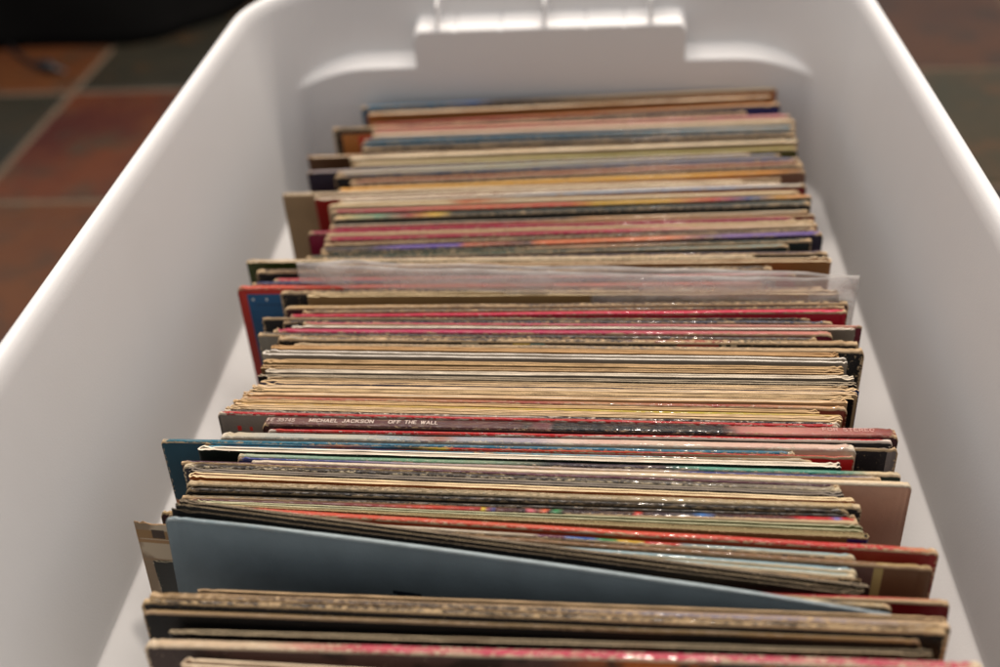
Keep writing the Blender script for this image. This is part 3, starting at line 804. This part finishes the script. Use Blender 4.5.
def background_things():
    s = NT('black_cloth'); n = s.noise(18, 4)
    s.set(Base_Color=s.mix(n, (.004, .004, .004, 1), (.008, .0075, .007, 1)), Roughness=1.)
    s.b.inputs['Specular IOR Level'].default_value = .05
    bag = bpy.data.objects.new('cloth_bag', None); COL.objects.link(bag)
    bag.location = (-1.17, 1.87, 0)
    tag(bag, 'black slumped cloth bag on the tiles behind the bin at upper left', 'bag')
    V, Fc = [], []
    nu, nv = 56, 26
    for j in range(nv+1):
        t = j/nv
        for i in range(nu):
            a = 2*math.pi*i/nu
            ex = .42
            cx = math.copysign(abs(math.cos(a))**.7, math.cos(a)); sy = math.copysign(abs(math.sin(a))**.7, math.sin(a))
            k = (1-.25*t-.75*max(0, t-.75)**1.3*3.4)
            k = max(k, .02)*(1+.10*noise.noise(Vector((math.cos(a)*2, math.sin(a)*2, t*3))))
            V.append((cx*.56*k, sy*.27*k, .30*math.sin(min(1, t*1.02)*math.pi/2)+.02*noise.noise(Vector((cx*3, sy*3, t*2)))*t))
    for j in range(nv):
        for i in range(nu):
            i2 = (i+1) % nu
            Fc.append((j*nu+i, j*nu+i2, (j+1)*nu+i2, (j+1)*nu+i))
    Fc.append(tuple(reversed(range(nu)))); Fc.append(tuple(nv*nu+i for i in range(nu)))
    link_obj('body', V, Fc, s.m, bag)
    # strap lying over the top
    def tube(name, pts, r, mat, parent, n=12):
        V, Fc = [], []
        for k, p in enumerate(pts):
            a = Vector(pts[max(0, k-1)]); b = Vector(pts[min(len(pts)-1, k+1)])
            d = (b-a).normalized(); u = d.cross(Vector((0, 0, 1)))
            if u.length < .01: u = Vector((1, 0, 0))
            u.normalize(); v = d.cross(u)
            rr = r[k] if isinstance(r, list) else r
            for i in range(n):
                q = 2*math.pi*i/n
                V.append(tuple(Vector(p)+u*math.cos(q)*rr+v*math.sin(q)*rr))
        for k in range(len(pts)-1):
            for i in range(n):
                i2 = (i+1) % n
                Fc.append((k*n+i, k*n+i2, (k+1)*n+i2, (k+1)*n+i))
        Fc.append(tuple(range(n))); Fc.append(tuple((len(pts)-1)*n+i for i in reversed(range(n))))
        o = link_obj(name, V, Fc, mat, parent); fix_normals(o); return o
    sp = [(-.35+.7*t, -.10*math.sin(math.pi*t)-.12, .25+.08*math.sin(math.pi*t)) for t in [i/24 for i in range(25)]]
    tube('strap', sp, .014, s.m, bag)
    s2 = NT('black_rubber'); s2.set(Base_Color=(.012, .012, .013, 1), Roughness=.4)
    s3 = NT('nickel'); s3.set(Base_Color=(.2, .19, .18, 1), Metallic=1., Roughness=.35)
    cab = bpy.data.objects.new('audio_cable', None); COL.objects.link(cab)
    pc = bp(58, 68, .012)
    cab.location = (pc.x, pc.y, 0)
    tag(cab, 'thin black cable ending in a plug on the orange tile at upper left', 'cable')
    P0 = [bp(*q, .006) for q in ((-60, 20), (-20, 32), (5, 42), (18, 54), (30, 62), (44, 67))]
    pts = []
    for i in range(len(P0)-1):
        for k in range(6):
            t = k/6
            a = P0[max(0, i-1)]; b = P0[i]; c = P0[i+1]; d = P0[min(len(P0)-1, i+2)]
            pts.append(.5*((2*b)+(-a+c)*t+(2*a-5*b+4*c-d)*t*t+(-a+3*b-3*c+d)*t**3))
    L = [tuple(p-cab.location) for p in pts]
    L = [(p[0], p[1], max(.0036, p[2])) for p in L]
    tube('cord', L, .0034, s2.m, cab)
    a = Vector(L[-1]); d = (Vector(L[-1])-Vector(L[-3])).normalized()
    d = Vector((d.x, d.y, 0)).normalized()
    a.z = .0105
    tube('plug_grip', [tuple(a+d*q) for q in (-.008, 0, .006, .03, .034)], [.005, .008, .010, .010, .007], s2.m, cab, 20)
    dd = Vector((.5, .75, 0)).normalized()
    b = a+d*.034
    tube('plug_tip', [tuple(b+d*q) for q in (0, .004, .005, .026, .030)], [.0045, .0045, .0032, .0032, .001], s3.m, cab, 16)

tote()
floor()
build_records()
plastic_bag()
background_things()

# ------------------------------------------------------------------ light
w = bpy.data.worlds.new('World'); C.world = w; w.use_nodes = True
bg = w.node_tree.nodes['Background']; bg.inputs[0].default_value = (.95, .96, 1, 1); bg.inputs[1].default_value = .33
def area(name, loc, tgt, size, power, col, wide=None):
    l = bpy.data.lights.new(name, 'AREA'); l.shape = 'RECTANGLE' if wide else 'DISK'; l.size = wide or size
    if wide: l.size_y = size
    l.size = l.size; l.energy = power; l.color = col
    o = bpy.data.objects.new(name, l); COL.objects.link(o); o.location = loc
    o.rotation_euler = (Vector(tgt)-Vector(loc)).to_track_quat('-Z', 'Y').to_euler()
    return o
area('ceiling_glow', (-.05, .95, 2.2), (-.03, .45, .3), 1.0, 44, (1, .885, .785), 2.5)
area('ceiling_bulb', (.20, 1.5, 2.0), (-.03, .45, .3), .11, 18, (1, .87, .75))

# ------------------------------------------------------------------ camera
cam = bpy.data.cameras.new('camera'); co = bpy.data.objects.new('camera', cam); COL.objects.link(co)
cam.sensor_width = 36; cam.lens = 36*F/1000
R3 = M    # columns of R3 (camera axes in world) = rows of M transposed
co.matrix_world = Matrix.Translation((0, 0, CZ)) @ M.to_4x4()
cam.clip_start = .01; cam.clip_end = 50
cam.dof.use_dof = True; cam.dof.focus_distance = .492; cam.dof.aperture_fstop = 3.6
C.camera = co
C.view_settings.view_transform = 'Standard'; C.view_settings.look = 'None'
C.view_settings.exposure = 0; C.view_settings.gamma = 1
C.cycles.max_bounces = 8
